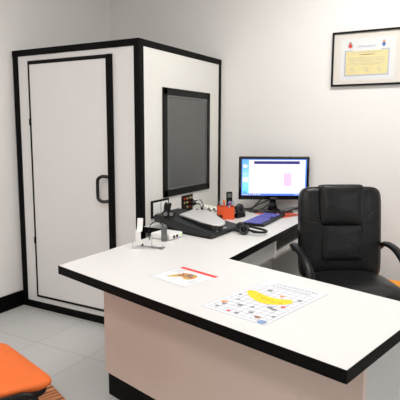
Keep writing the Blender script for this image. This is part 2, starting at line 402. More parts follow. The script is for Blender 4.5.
# ------------------------------------------------------------------ desk
DZ = .75
desk = thing('office_desk', 'large L-shaped white desk with thick black edging in the middle of the room', 'desk', (-1.2, 2.2, 0))
TOP = [(-1.745, 1.713), (-.286, 1.321), (-.143, 1.962), (-1.095, 2.241), (-1.118, 3.855), (-1.972, 3.855), (-1.972, 2.72), (-1.747, 2.72)]
def inset(poly, d):
    o = []; n = len(poly)
    for i in range(n):
        p0, p1, p2 = Vector(poly[i - 1]), Vector(poly[i]), Vector(poly[(i + 1) % n])
        a = (p1 - p0).normalized(); c = (p2 - p1).normalized(); na = Vector((-a.y, a.x)); nc = Vector((-c.y, c.x))
        k = 1 + na.dot(nc); q = p1 + (na + nc) * (d / k); o.append((q.x, q.y))
    return o
b = new(); prism(b, inset(TOP, .0022), DZ - .036, DZ); wpart('desktop', b, 'desk', desk)
b = new(); outer, inner = TOP, inset(TOP, .002)
for i in range(len(TOP)):
    j = (i + 1) % len(TOP); prism(b, [outer[i], outer[j], inner[j], inner[i]], DZ - .0405, DZ - .0006)
prism(b, inset(TOP, .001), DZ - .0405, DZ - .0362)
wpart('edge_band', b, 'edge', desk)
K0, K1 = Vector((-1.685, 1.967)), Vector((-.292, 1.593)); dn = (K1 - K0).normalized(); nn = Vector((-dn.y, dn.x))
def quad(p, q, n, t): return [tuple(p), tuple(q), tuple(q + n * t), tuple(p + n * t)]
b = new(); prism(b, quad(K0, K1, nn, .022), .120, DZ - .041, .001); wpart('front_panel', b, 'panel', desk)
b = new(); prism(b, quad(K0 + dn * .024 + nn * .004, K1 - dn * .01 + nn * .004, nn, .016), 0, .121); wpart('kick_plate', b, 'edge', desk)
e0 = K1 + nn * .022 ; ed = Vector((.205, .979)).normalized(); e1 = K1 + ed * .345; en = Vector((-ed.y, ed.x))
b = new(); prism(b, quad(K1 + ed * .0225, e1, en, .022), .0, DZ - .041, .001); wpart('end_panel', b, 'panelw', desk)
b = new(); prism(b, [(K0.x, K0.y + .023), (K0.x + .02, K0.y + .023), (K0.x + .02, 2.70), (K0.x, 2.70)], .0, DZ - .041, .001); wpart('side_panel', b, 'panelw', desk)
# return run: apron, drawer slot, rail, cable panel
b = new(); prism(b, [(-1.135, 2.27), (-1.155, 2.27), (-1.155, 2.975), (-1.135, 2.975)], .592, DZ - .041, .001); wpart('apron', b, 'panelw', desk)
b = new(); bx(b, -1.152, -1.130, 2.975, 3.002, .585, DZ - .041, .001); wpart('divider', b, 'white', desk)
b = new(); bx(b, -1.150, -1.133, 3.003, 3.79, .590, .620, .001); wpart('rail', b, 'white', desk)
b = new(); bx(b, -1.46, -1.152, 3.02, 3.79, .560, .575); bx(b, -1.47, -1.455, 3.02, 3.79, .575, DZ - .041); wpart('drawer_tray', b, 'undr', desk)
b = new(); bx(b, -1.48, -1.462, 2.02, 3.79, .03, .708, .001); wpart('modesty_panel', b, 'undr', desk)
b = new(); bx(b, -1.95, -1.12, 3.795, 3.815, 0, DZ - .041, .001); wpart('end_panel', b, 'panelw', desk)

# ------------------------------------------------------------------ black office chair
THC = math.radians(34)
oc = thing('office_chair', 'black leather high-back swivel office chair behind the desk', 'office chair', (-.754, 3.105, 0), THC)
RB = math.radians(-6)
b = new(); cushion(b, (0, .012, .764), (.512, .10, .575), (RB, 0, 0), bulge=.22, taper=.0, e=.5, p=9); back = link('backrest', b, 'leather', oc)
b = new(); cushion(b, (-.008, -.004, .943), (.270, .115, .250), (RB, 0, 0), bulge=.18, e=.62, p=11); link('headrest', b, 'leather', back)
b = new(); cushion(b, (-.002, -.034, .716), (.258, .050, .225), (RB, 0, 0), bulge=.06, e=.7, p=14); link('lumbar_pad', b, 'leather', back)
b = new(); cushion(b, (-.002, -.025, .584), (.258, .050, .032), (RB, 0, 0), bulge=.1, e=.6, p=8); link('lumbar_strip', b, 'leather', back)
b = new(); cushion(b, (-.002, -.018, .535), (.258, .050, .058), (RB, 0, 0), bulge=.1, e=.6, p=8); link('lumbar_strip', b, 'leather', back)
b = new()
for s in (-1, 1):
    tube(b, [(s * .145, -.054, .835), (s * .19, -.050, .842), (s * .24, -.034, .850)], .0026, 6)
    tube(b, [(s * .145, -.048, .86), (s * .18, -.044, .90), (s * .225, -.032, .92)], .0022, 6)
islands('seam', b, 'leather', back)
b = new(); cushion(b, (0, .075, .74), (.44, .04, .48), (math.radians(-6), 0, 0), e=.5); link('back_shell', b, 'plastic', oc)
b = new()
cushion(b, (0, 0, 0), (.52, .12, .50), (0, 0, 0), bulge=.35, e=.4)
bmesh.ops.rotate(b, verts=b.verts, cent=(0, 0, 0), matrix=Matrix.Rotation(-PI / 2, 3, 'X'))
for v in b.verts: v.co += Vector((0, -.23, .475))
link('seat', b, 'leather', oc)
b = new(); box(b, (0, -.23, .405), (.40, .38, .04), bev=.015); link('seat_pan', b, 'plastic', oc)
for s in (-1, 1):
    b = new()
    tube(b, [(s * .262, .035, .655), (s * .29, .0, .692), (s * .292, -.09, .697), (s * .29, -.19, .680), (s * .285, -.29, .635), (s * .278, -.355, .565), (s * .268, -.36, .49), (s * .25, -.30, .425), (s * .18, -.25, .405)],
         .027, 14, rb=.016, up=(0, -.5, 1) if False else (0, .3, 1))
    a = link('armrest', b, 'plastic', oc)
b = new(); tube(b, [(0, -.05, .40), (0, .08, .40), (0, .105, .48), (0, .10, .62)], .035, 12, rb=.01, up=(0, 1, .2)); link('back_bracket', b, 'plastic', oc)
b = new(); cyl(b, (0, -.22, .26), .025, .26, seg=20); cyl(b, (0, -.22, .17), .035, .12, seg=20); link('gas_column', b, 'plastic', oc)
for k in range(5):
    a = PI / 2 + k * 2 * PI / 5; ca, sa = math.cos(a), math.sin(a)
    b = new(); tube(b, [(0, -.22, .125), (.12 * ca, -.22 + .12 * sa, .115), (.27 * ca, -.22 + .27 * sa, .075)], .022, 10, rb=.014); lg = link('base_leg', b, 'plastic', oc)
    b = new(); cyl(b, (.27 * ca - .014 * sa, -.22 + .27 * sa + .014 * ca, .0285), .028, .02, (PI / 2, 0, a), 18, bev=.003)
    cyl(b, (.27 * ca + .014 * sa, -.22 + .27 * sa - .014 * ca, .0285), .028, .02, (PI / 2, 0, a), 18, bev=.003)
    box(b, (.27 * ca, -.22 + .27 * sa, .05), (.03, .012, .04), (0, 0, a)); link('caster', b, 'plastic', lg)

# low stool behind it
st = thing('low_stool', 'low yellow-orange upholstered stool by the back wall, mostly hidden behind the black chair', 'stool', (-.40, 3.47, 0))
b = new(); bx(b, -.30, .30, -.14, .13, .30, .38, .025); link('seat_cushion', b, 'yorange', st)
b = new(); bx(b, -.29, .29, -.13, .12, .27, .302, .004); link('seat_board', b, 'plastic', st)
for sx in (-.26, .26):
    for sy in (-.10, .09):
        b = new(); cyl(b, (sx, sy, .136), .013, .272, seg=14); link('leg', b, 'plastic', st)

# ------------------------------------------------------------------ orange visitor chair and the mat under it
mt_ = thing('striped_mat', 'reddish brown mat with fine wood-like stripes on the floor beneath the orange chair', 'mat', (-1.80, 1.335, 0), math.radians(-23))
b = new(); bx(b, -.50, .46, -.46, .421, 0, .007, .002); link('woven_field', b, 'rug', mt_)
vc = thing('visitor_chair', 'orange padded visitor chair with black frame in the foreground before the desk', 'chair', (-1.638, 1.128, .007), math.radians(-16.9))
def seatpoly(w0, w1, d, r=.06, grow=0):
    # front at +y ; rounded corners
    pts = [(-w1 / 2, -d / 2), (w1 / 2, -d / 2), (w0 / 2, d / 2), (-w0 / 2, d / 2)]; o = []
    rs = [.07, .07, r, r * 1.3]
    for i in range(4):
        p, q, s = Vector(pts[i - 1]), Vector(pts[i]), Vector(pts[(i + 1) % 4])
        a = q + (p - q).normalized() * rs[i]; c = q + (s - q).normalized() * rs[i]
        for k in range(8):
            t = k / 7; o.append(tuple((a * (1 - t) ** 2 + q * 2 * t * (1 - t) + c * t * t)))
    return [(x, y + .012 * (1 - (x / (w0 / 2)) ** 2) if y > 0 else y) for x, y in o]
sp = seatpoly(.51, .28, .46)
def layered(bm, poly, levels, mi=0):
    """stack of shrunken outlines -> soft cushion"""
    t = bmesh.new(); rings = []
    for sc, z in levels: rings.append([t.verts.new((p[0] * sc, p[1] * sc, z)) for p in poly])
    n = len(poly)
    for a, c in zip(rings, rings[1:]):
        for i in range(n): t.faces.new((a[i], a[(i + 1) % n], c[(i + 1) % n], c[i]))
    t.faces.new(rings[0][::-1]); t.faces.new(rings[-1]); bmesh.ops.recalc_face_normals(t, faces=t.faces[:]); merge(bm, t, mi, True)
b = new(); layered(b, sp, [(.88, .428), (.95, .438), (1, .452), (.988, .463), (.95, .469), (.8, .474), (.5, .478), (.2, .479)]); link('seat', b, 'orange', vc)
b = new(); layered(b, sp, [(.80, .402), (.90, .406), (.93, .416), (.94, .434), (.90, .438)]); link('seat_shell', b, 'plastic', vc)
b = new(); cushion(b, (0, -.275, .75), (.44, .05, .32), (math.radians(8), 0, PI), bulge=.2, e=.4); link('backrest', b, 'orange', vc)
b = new(); cushion(b, (0, -.302, .75), (.43, .025, .31), (math.radians(8), 0, PI), e=.5); link('back_shell', b, 'plastic', vc)
for s in (-1, 1):
    b = new()
    tube(b, [(s * .19, -.33, .72), (s * .20, -.31, .60), (s * .205, -.28, .49), (s * .20, -.22, .45), (s * .205, -.08, .446), (s * .232, .06, .446), (s * .240, .12, .440), (s * .245, .155, .40), (s * .252, .18, .20), (s * .26, .205, .01)], .0125, 12); link('leg', b, 'plastic', vc)
    b = new(); tube(b, [(s * .17, -.12, .405), (s * .18, -.16, .35), (s * .225, -.23, .16), (s * .245, -.27, .01)], .0125, 12); link('leg', b, 'plastic', vc)
b = new(); tube(b, [(-.243, .13, .392), (.243, .13, .392)], .011, 10, smooth=False); tube(b, [(-.17, -.12, .392), (.17, -.12, .392)], .011, 10, smooth=False); islands('cross_bar', b, 'plastic', vc)
for s in (-1, 1):
    b = new(); cyl(b, (s * .26, .207, .008), .016, .016, seg=14); cyl(b, (s * .245, -.272, .008), .016, .016, seg=14); islands('foot_cap', b, 'plastic', vc)

# ------------------------------------------------------------------ monitor
RV = math.radians(29.43)
mo = thing('computer_monitor', 'black widescreen monitor with a lit white and blue screen on the desk', 'monitor', (-1.418, 3.678, DZ + .0035), RV)
mw, mh, mc = .546, .336, 1.027 - DZ - .0035
b = new(); box(b, (0, .012, mc), (mw, .030, mh), bev=.007); box(b, (0, .035, mc), (mw * .7, .03, mh * .7), bev=.012); link('housing', b, 'gloss', mo)
gx, gz = mw / 2 - .022, mh / 2 - .021
sc_ = new(); bx(sc_, -gx, gx, -.0042, -.003, mc - gz + .012, mc + gz, mi=0); scr = link('screen', sc_, 's_blue', mo)
def rect(b, x0, x1, z0, z1, y=-.0048, mi=0): bx(b, x0, x1, y, y + .0007, z0, z1, mi=mi)
zb, zt = mc - gz + .012, mc + gz
def sp_part(nm, m, rs, y):
    b = new()
    for r in rs: rect(b, *r, y=y)
    # keep object coordinates centred on the screen for the gradient
    for v in b.verts: v.co.z -= mc
    for o in islands(nm, b, m, scr): o.location = (0, 0, mc)
sp_part('page', 's_white', [(-gx + .056, gx - .010, zb + .016, zt - .006)], -.0049)
sp_part('sidebar', 's_side', [(-gx + .006, -gx + .056, zb + .016, zt - .004)], -.0049)
sp_part('sidebar_tile', 's_white', [(-gx + .012, -gx + .042, zt - .065, zt - .042), (-gx + .008, -gx + .05, zt - .175, zt - .14), (-gx + .012, -gx + .042, zt - .115, zt - .110)], -.0056)
sp_part('toolbar', 's_navy', [(-gx + .095, gx - .055, zt - .037, zt - .015)], -.0056)
sp_part('pink_field', 's_pink', [(gx - .175, gx - .115, zb + .075, zb + .175)], -.0056)
sp_part('taskbar', 's_task', [(-gx + .005, gx - .005, zb + .002, zb + .013)], -.0049)
sp_part('taskbar_icon', 's_white', [(-gx + .01 + k * .016, -gx + .018 + k * .016, zb + .004, zb + .011) for k in range(9)] + [(gx - .09 + k * .014, gx - .083 + k * .014, zb + .005, zb + .01) for k in range(5)], -.0056)
sp_part('alert_icon', 's_red', [(-gx + .075, -gx + .084, zb + .004, zb + .011)], -.0060)
sp_part('window_button', 's_task', [(gx - .085, gx - .075, zt - .004, zt - .0005), (-gx + .012, -gx + .04, zb + .022, zb + .03)], -.0056)
text('SAMSUNG', .011, 'brand_mark', 'midg', mo, (0, -.0036, mc - mh / 2 + .013), (PI / 2, 0, 0), sp=1.1)
b = new()
sideprism(b, [(-.070, .011), (.070, .011), (.040, .035), (.026, .07), (.022, .13), (-.022, .13), (-.026, .07), (-.040, .035)], .035, .060, .004, axis='y')
neck = link('stand_neck', b, 'gloss', mo)
b = new(); t = bmesh.new(); bmesh.ops.create_cone(t, cap_ends=True, segments=40, radius1=1, radius2=.92, depth=1)
bmesh.ops.scale(t, vec=(.170, .062, .013), verts=t.verts); xf(t, t.verts, (.0, .055, .0065)); merge(b, t)
link('stand_base', b, 'gloss', mo)

mm = link('mouse_mat', (lambda b: (prism(b, [(-1.545, 3.60), (-1.27, 3.515), (-1.21, 3.73), (-1.485, 3.835)], DZ + .0002, DZ + .0028), b)[1])(new()), 'mousemat')
tag(mm, 'thin orange-red mat on the desk between the keyboard and the monitor', 'mouse mat')
ms = thing('computer_mouse', 'small black mouse on the orange mat in front of the monitor stand', 'mouse', (-1.415, 3.618, DZ + .0028), RV)
b = new(); ball(b, (0, 0, .014), (.050, .028, .017)); 
for v in b.verts:
    if v.co.z < 0: v.co.z = 0
link('shell', b, 'plastic', ms)
b = new(); cyl(b, (-.028, 0, .0255), .007, .005, (PI / 2, 0, 0), 14); link('scroll_wheel', b, 'midg', ms)
hs = thing('curved_handset', 'black arched handset lying on the desk to the right of the monitor stand', 'handset', (-1.225, 3.64, DZ + .0028), RV + .15)
hs.scale = (1.2, 1.2, 1.35)
b = new(); tube(b, [(-.095, 0, .014), (-.07, 0, .028), (-.03, 0, .040), (.02, 0, .042), (.06, 0, .030), (.095, 0, .013)], .016, 12, rb=.009); link('grip', b, 'gloss', hs)
for s in (-1, 1):
    b = new(); cyl(b, (s * .088, 0, .009), .02, .018, seg=20, bev=.003); link('earpiece', b, 'plastic', hs)

# ------------------------------------------------------------------ keyboard
kb = thing('computer_keyboard', 'black keyboard lying lengthwise on the right-hand run of the desk', 'keyboard', (-1.355, 3.335, DZ + .003), math.radians(90 + 2.5))
b = new(); bx(b, -.228, .228, -.082, .082, .0, .016, .005); link('case', b, 'plastic', kb)
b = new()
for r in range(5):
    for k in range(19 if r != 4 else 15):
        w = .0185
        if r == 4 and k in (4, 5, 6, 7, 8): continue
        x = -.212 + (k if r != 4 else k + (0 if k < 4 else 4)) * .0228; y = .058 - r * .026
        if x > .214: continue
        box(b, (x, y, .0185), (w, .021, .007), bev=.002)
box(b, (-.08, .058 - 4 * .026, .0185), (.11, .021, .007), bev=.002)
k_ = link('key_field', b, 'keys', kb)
b = new(); bx(b, -.2, -.19, -.08, -.06, .0, -.0001); b.free()

# headphones lying in front of the keyboard
hp = thing('headphones', 'black headphones lying flat on the desk in front of the keyboard', 'headphones', (-1.245, 2.875, DZ + .009), math.radians(8))
for (px, py, rz) in ((-.085, .03, .4), (-.04, -.035, -.3)):
    b = new(); cyl(b, (px, py, .022), .032, .026, (math.radians(65), 0, rz), 22, bev=.005); cup = link('ear_cup', b, 'plastic', hp)
    b = new(); tube(b, [(px + .026 * math.cos(a), py + .026 * math.sin(a) * .5 - .014, .024 + .022 * math.sin(a)) for a in [k * 2 * PI / 16 for k in range(16)]], .007, 8, closed=True); link('ear_pad', b, 'matte', cup)
b = new(); tube(b, [(-.05, -.035, .03), (.0, -.05, .022), (.05, -.055, .016), (.085, -.03, .012), (.09, .01, .012), (.06, .04, .014), (.0, .055, .02), (-.06, .05, .03), (-.085, .035, .03)], .0075, 10); link('headband', b, 'plastic', hp)
b = new(); tube(b, [(-.09, .02, .01), (-.06, .07, .005), (-.02, .02, .005), (.03, .015, .005), (.06, -.01, .005), (.02, -.03, .005), (-.03, .0, .01), (-.07, -.04, .006), (-.12, .0, .005)], .0035, 8); link('cord', b, 'plastic', hp)

# ------------------------------------------------------------------ pens box, phone, tape
pb = thing('pen_box', 'open orange cardboard box of pens standing on the desk left of the monitor', 'pen holder', (-1.632, 3.275, DZ), RV)
b = new(); w, d, h = .125, .065, .090
bx(b, -w / 2, w / 2, -d / 2, -d / 2 + .002, 0, h); bx(b, -w / 2, w / 2, d / 2 - .002, d / 2, 0, h + .004); bx(b, -w / 2, -w / 2 + .002, -d / 2, d / 2, 0, h + .002)
bx(b, w / 2 - .002, w / 2, -d / 2, d / 2, 0, h); bx(b, -w / 2, w / 2, -d / 2, d / 2, 0, .002); link('carton', b, 'orcard', pb)
def pen(name, m1, m2, x, y, lean, ln, label, cat='pen', r=.0042, group=None):
    p = thing(name, label, cat, (0, 0, 0)); base = Vector((-1.632, 3.275, DZ + .006)); R_ = Matrix.Rotation(RV, 3, 'Z')
    p.location = base + R_ @ Vector((x, y, 0)); p.rotation_euler = (lean[0], lean[1], RV)
    b = new(); cyl(b, (0, 0, ln * .5), r, ln, seg=12); link('barrel', b, m1, p)
    b = new(); cyl(b, (0, 0, ln - .012), r * 1.35, .028, seg=12, bev=.0015); link('cap', b, m2, p)
pen('marker_pen', 'orcard', 'porange', .0, .0, (0, -.10), .135, 'orange capped marker standing in the orange box', r=.0065)
pen('ballpoint_pen', 'white', 'red', .018, .005, (.05, .12), .118, 'white pen with red cap in the orange box')
pen('pencil', 'pbrown', 'greyp', -.03, .0, (0, -.15), .125, 'brown pencil leaning left in the orange box', 'pencil')
pen('felt_pen', 'blue', 'blue', -.01, -.015, (-.1, .3), .125, 'dark blue pen leaning right in the orange box')
sc2 = thing('scissors', 'scissors with pale blue handles standing in the orange box', 'scissors', (-1.632 + .033, 3.275 + .024, DZ + .003), RV)
b = new()
for s in (-1, 1):
    tube(b, [(s * .011 + .010 * math.cos(a), 0, .112 + .014 * math.sin(a)) for a in [k * 2 * PI / 16 for k in range(16)]], .003, 8, closed=True)
islands('handle', b, 'lblue', sc2)
b = new(); box(b, (-.002, 0, .05), (.008, .002, .098), (0, .03, 0)); box(b, (.002, .002, .05), (.008, .002, .098), (0, -.03, 0)); islands('blade', b, 'chrome', sc2)
ph = thing('cordless_phone', 'black cordless phone standing upright in its cradle behind the orange pen box', 'phone', (-1.674, 3.421, DZ), RV)
b = new(); box(b, (0, 0, .015), (.075, .08, .03), bev=.01); link('cradle', b, 'plastic', ph)
b = new(); box(b, (0, .004, .102), (.047, .026, .160), (math.radians(-10), 0, 0), bev=.010, seg=3); h_ = link('handset', b, 'plastic', ph)
b = new(); box(b, (0, -.018, .155), (.030, .003, .03), (math.radians(-10), 0, 0)); link('display', b, 'greyp', h_)
tp = thing('tape_dispenser', 'rounded dark desk tape dispenser between the orange pen box and the monitor', 'tape dispenser', (-1.565, 3.385, DZ), RV + .85)
b = new(); sideprism(b, [(-.055, 0), (.045, 0), (.045, .025), (.03, .035), (-.025, .04), (-.055, .03)], -.018, .018, .004, axis='y'); link('base', b, 'plastic', tp)
b = new(); cyl(b, (-.01, 0, .062), .042, .026, (PI / 2, 0, 0), 28, bev=.004); link('reel', b, 'matte', tp)
b = new(); cyl(b, (-.01, 0, .062), .015, .030, (PI / 2, 0, 0), 20); link('hub', b, 'plastic', tp)
# cables behind the monitor
cbs = thing('cable_tangle', 'loose black cables running over the desk behind and left of the monitor', 'cable', (-1.62, 3.72, DZ))
for k, pts in enumerate([[(-1.50, 3.79, .80), (-1.56, 3.76, .76), (-1.64, 3.70, .7575), (-1.70, 3.68, .7575), (-1.76, 3.72, .7575), (-1.85, 3.70, .7575)],
                         [(-1.47, 3.80, .88), (-1.55, 3.80, .85), (-1.60, 3.77, .80), (-1.62, 3.72, .757), (-1.60, 3.63, .7575)],
                         [(-1.48, 3.81, .86), (-1.52, 3.80, .83), (-1.58, 3.79, .80), (-1.66, 3.77, .757), (-1.77, 3.78, .7575), (-1.86, 3.80, .7575)],
                         [(-1.62, 3.60, .7575), (-1.67, 3.56, .757), (-1.74, 3.58, .7575), (-1.80, 3.64, .7575)]]):
    b = new(); tube(b, pts, .0045, 8); wpart('cable', b, 'plastic', cbs)

# ------------------------------------------------------------------ wedge device with silver lid
DA, DB_, DC, DD = (-1.872, 2.700), (-1.377, 2.590), (-1.372, 2.985), (-1.885, 3.02)
ztop = lambda x, y: .780 + (-1.377 - x) * .112 - .02 * max(0, (-1.60 - x) / .27) ** 2 * .3
dv = thing('wedge_console', 'wide black wedge-shaped console sloping toward the desk corner beside the cabin', 'console', (-1.60, 2.8, DZ))
def dpoint(s, t):   # s along x (0 left..1 right), t front..back
    a = Vector(DA).lerp(Vector(DB_), s); c = Vector(DD).lerp(Vector(DC), s); return a.lerp(c, t)
t = bmesh.new(); rows = []
S = [i / 16 for i in range(17)]
for tt in (0, 1):
    r = []
    for s in S:
        p = dpoint(s, tt); zt_ = .845 - .068 * s ** 1.25
        zl_ = .800 - .040 * min(1, s / .55) ** 1.3 if s < .55 else .760
        zl_ = zl_ if s < .97 else .762
        r.append((t.verts.new((p.x, p.y, zl_)), t.verts.new((p.x, p.y, zt_))))
    rows.append(r)
for i in range(16):
    a, c = rows[0][i], rows[0][i + 1]; d, e = rows[1][i], rows[1][i + 1]
    t.faces.new((a[0], c[0], c[1], a[1])); t.faces.new((d[0], d[1], e[1], e[0])); t.faces.new((a[1], c[1], e[1], d[1])); t.faces.new((a[0], d[0], e[0], c[0]))
t.faces.new((rows[0][0][0], rows[0][0][1], rows[1][0][1], rows[1][0][0])); t.faces.new((rows[0][16][0], rows[1][16][0], rows[1][16][1], rows[0][16][1]))
bmesh.ops.recalc_face_normals(t, faces=t.faces[:])
bmesh.ops.bevel(t, geom=[e for e in t.edges if e.calc_face_angle(0) > .6], offset=.006, segments=2, affect='EDGES', clamp_overlap=True)
b = new(); merge(b, t); wpart('body', b, 'matte', dv)
b = new(); q = [dpoint(.22, .03), dpoint(.95, .015), dpoint(.96, .97), dpoint(.22, .97)]
prism(b, [tuple(p) for p in q], DZ, lambda x, y: .764 if x > -1.6 else .800); wpart('underside', b, 'plastic', dv)
b = new()
for s, tt in ((.955, .25),):
    p = dpoint(s, tt); cyl(b, (p.x, p.y, .7805), .007, .004, seg=14)
wpart('button', b, 'midg', dv)
b = new(); p = dpoint(.93, .55); box(b, (p.x, p.y, .7815), (.012, .05, .003), (0, .14, 0)); wpart('button', b, 'white', dv)
# silver lid lying on it
sl = thing('silver_tablet', 'flat silver rounded triangular pad lying on top of the black wedge console', 'tablet', (-1.55, 2.85, .81))
SP = [(-1.716, 2.768), (-1.735, 2.95), (-1.745, 3.00), (-1.72, 3.012), (-1.65, 3.012), (-1.60, 3.0), (-1.405, 2.815), (-1.380, 2.765), (-1.372, 2.715), (-1.384, 2.683), (-1.415, 2.672), (-1.50, 2.688)]
slz = lambda x, y: .811 + (-1.377 - x) * .078
ctop = lambda x: .845 - .068 * max(0, min(1, (x + 1.872) / .495)) ** 1.25
t = bmesh.new(); rings = []; cxy = Vector((-1.55, 2.84))
for sc_k, dz in ((.93, 0), (.985, .002), (1, .007), (.985, .0125), (.95, .0155), (.7, .0175), (.35, .0185)):
    rings.append([t.verts.new((cxy.x + (p[0] - cxy.x) * sc_k, cxy.y + (p[1] - cxy.y) * sc_k, slz(cxy.x + (p[0] - cxy.x) * sc_k, 0) + dz)) for p in SP])
n = len(SP)
for a, c in zip(rings, rings[1:]):
    for i in range(n): t.faces.new((a[i], a[(i + 1) % n], c[(i + 1) % n], c[i]))
t.faces.new(rings[0][::-1]); t.faces.new(rings[-1]); bmesh.ops.recalc_face_normals(t, faces=t.faces[:])
b = new(); merge(b, t, 0, True); wpart('lid', b, 'silver', sl)
b = new(); prism(b, [((-1.55 + (p[0] + 1.55) * .90), (2.84 + (p[1] - 2.84) * .90)) for p in SP], lambda x, y: ctop(x) + .002, lambda x, y: slz(x, y) + .001); wpart('base', b, 'matte', sl)
# crumpled papers at the back of the console
cp = new(); t = bmesh.new(); bmesh.ops.create_grid(t, x_segments=10, y_segments=8, size=.5)
for v in t.verts: v.co = Vector((v.co.x * .085, v.co.y * .07, .022 + .012 * math.sin(v.co.x * 14 + v.co.y * 3) + .012 * math.cos(v.co.y * 11)))
r_ = bmesh.ops.solidify(t, geom=t.faces[:], thickness=.0008); xf(t, t.verts, (-1.715, 3.19, DZ + .062), (.15, .1, .7)); merge(cp, t, 0, True)
cp = link('crumpled_paper', cp, 'greenpaper'); tag(cp, 'crumpled pale green and white paper behind the silver pad on the console', 'paper')
cs = new(); bx(cs, -1.79, -1.63, 3.06, 3.225, DZ, .785, .004); o = link('document_tray', cs, 'plastic'); tag(o, 'low black tray under the crumpled paper behind the wedge console', 'tray')

# twin round-ended thing on the console's left end
tw = thing('twin_earphone_set', 'small black pair of round-ended earphones with a bracket on the left end of the console', 'earphones', (-1.752, 2.695, .839), rot=(0, 0, math.radians(28)))
tw.scale = (1.4, 1.4, 1.35)
for s in (-1, 1):
    b = new(); cyl(b, (s * .0135, 0, .0165), .0165, .03, (PI / 2, 0, 0), 22, bev=.004); e_ = link('ear_capsule', b, 'plastic', tw)
    b = new(); cyl(b, (s * .0135, -.016, .0165), .0095, .004, (PI / 2, 0, 0), 18); link('grey_face', b, 'facegrey', e_)
b = new(); box(b, (-.006, .004, .047), (.032, .018, .036), (0, .12, 0), bev=.006); box(b, (-.012, .004, .063), (.010, .016, .014), bev=.003); box(b, (.008, .004, .060), (.010, .016, .014), bev=.003); link('bracket', b, 'plastic', tw)
# small black clip near the connector plate
ec = thing('cable_clip', 'tiny black clip standing on the back edge of the console below the connector plate', 'clip', (-1.71, 2.97, .828), .4)
b = new(); box(b, (0, 0, .008), (.045, .02, .016), bev=.005); box(b, (.008, 0, .02), (.014, .014, .022), (0, .3, 0), bev=.004); link('body', b, 'plastic', ec)

# ------------------------------------------------------------------ white hub box + dark upright device + cord
wb = thing('white_hub_box', 'small flat white box with two sockets and a green lamp next to the wedge console', 'electronic box', (-1.645, 2.50, DZ), math.radians(-2))
b = new(); bx(b, -.07, .072, -.062, .075, .002, .036, .008); link('case', b, 'white', wb)
for yy in (-.02, .012):
    b = new(); bx(b, .0715, .0735, yy - .010, yy + .010, .010, .026, .001); link('socket', b, 'seal', wb)
b = new(); bx(b, .0715, .0732, .048, .060, .012, .024, .001); link('lamp', b, 'jgreen', wb)
dd = thing('upright_adapter', 'slim dark grey adapter standing on edge in front of the white box', 'adapter', (-1.600, 2.412, DZ), math.radians(30))
b = new(); box(b, (0, 0, .045), (.034, .016, .090), bev=.003); link('case', b, 'greyp', dd)
b = new(); box(b, (0, -.0085, .03), (.003, .001, .02)); link('slot', b, 'midg', dd)
lc = new(); tube(lc, [(-1.685, 2.385, DZ + .003), (-1.692, 2.388, .80), (-1.684, 2.392, .838), (-1.660, 2.398, .862), (-1.632, 2.404, .862), (-1.603, 2.411, .843)], .0028, 8)
lc = link('looped_cord', lc, 'plastic'); tag(lc, 'thin black cord arching up from the desk into the dark upright adapter', 'cord')

# clear stand with white card
cs_ = thing('acrylic_stand', 'clear acrylic display stand holding a bent white strip near the left end of the desk', 'display stand', (-1.60, 2.23, DZ), math.radians(20))
b = new(); prism(b, [(-.075, -.045), (.10, -.035), (.105, .03), (-.06, .04)], 0, .004, .001); link('base_plate', b, 'acryl', cs_)
for (x, y, h) in ((-.068, -.03, .030), (.028, .018, .045)):
    b = new(); box(b, (x, y, h / 2 + .004), (.008, .005, h), bev=.002); link('upright', b, 'chrome', cs_)
b = new(); tube(b, [(.028, .018, .006), (.06, .028, .014), (.09, .018, .014), (.105, -.01, .006)], .0035, 8); tube(b, [(-.02, -.035, .006), (.02, -.045, .012), (.06, -.04, .006)], .003, 8); islands('clear_hook', b, 'acryl', cs_)
b = new(); sideprism(b, [(.0, .004), (-.008, .004), (-.010, .080), (-.002, .084)], -.0145, .0145, .001); s1 = link('white_strip', b, 'white', cs_); s1.location = (-.046, .012, .008)
b = new(); sideprism(b, [(-.010, .080), (-.002, .084), (.010, .098), (.022, .150), (.014, .150), (.002, .100)], -.0125, .0185, .0008); s2 = link('white_strip', b, 'white', cs_); s2.location = (-.042, .012, .008)
b = new(); ball(b, (-.028, .03, .008), (.006, .006, .006)); link('black_knob', b, 'plastic', cs_)

# ------------------------------------------------------------------ printed sheets on the desk
def flat(b, x0, x1, y0, y1, z=.0006, h=.0003, mi=0): bx(b, x0, x1, y0, y1, z, z + h, mi=mi)
def blob(b, pts, z=.0006, h=.0003, mi=0): prism(b, pts, z, z + h, mi=mi)
fl = thing('red_striped_flyer', 'white flyer with a red strip and a small colourful picture on the desk', 'flyer', (-1.272, 1.790, DZ + .0003), math.radians(-16))
fl.scale = (.975, 1, 1)
b = new(); bx(b, 0, .237, 0, .212, 0, .0006); link('sheet', b, 'paper', fl)
b = new(); flat(b, .002, .236, .186, .211); link('red_strip', b, 'red', fl)
rnd = random.Random(3)
b = new(); outline = [(.070, .085), (.080, .125), (.10, .150), (.14, .158), (.17, .145), (.182, .115), (.175, .085), (.15, .075), (.135, .09), (.115, .092), (.10, .078), (.08, .055), (.062, .050)]
blob(b, outline); pic = link('picture', b, 'mustard', fl)
for mname, n in (('pbrown', 12), ('porange', 8), ('purple', 12), ('pgrey', 6)):
    b = new()
    for _ in range(n):
        x = rnd.uniform(.085, .17); y = rnd.uniform(.092, .145); r = rnd.uniform(.004, .009)
        blob(b, [(x + r * math.cos(a + .3) * rnd.uniform(.6, 1.3), y + r * math.sin(a)) for a in [k * PI / 4 for k in range(8)]], z=.0009 + .0003 * 'pbrown porange purple pgrey'.split().index(mname))
    link('picture_patch', b, mname, pic)
b = new()
for k in range(5): flat(b, .02 + .01 * (k % 2), .06, .13 + k * .011, .1315 + k * .011)
for k in range(4): flat(b, .195, .225, .06 + k * .012, .0615 + k * .012)
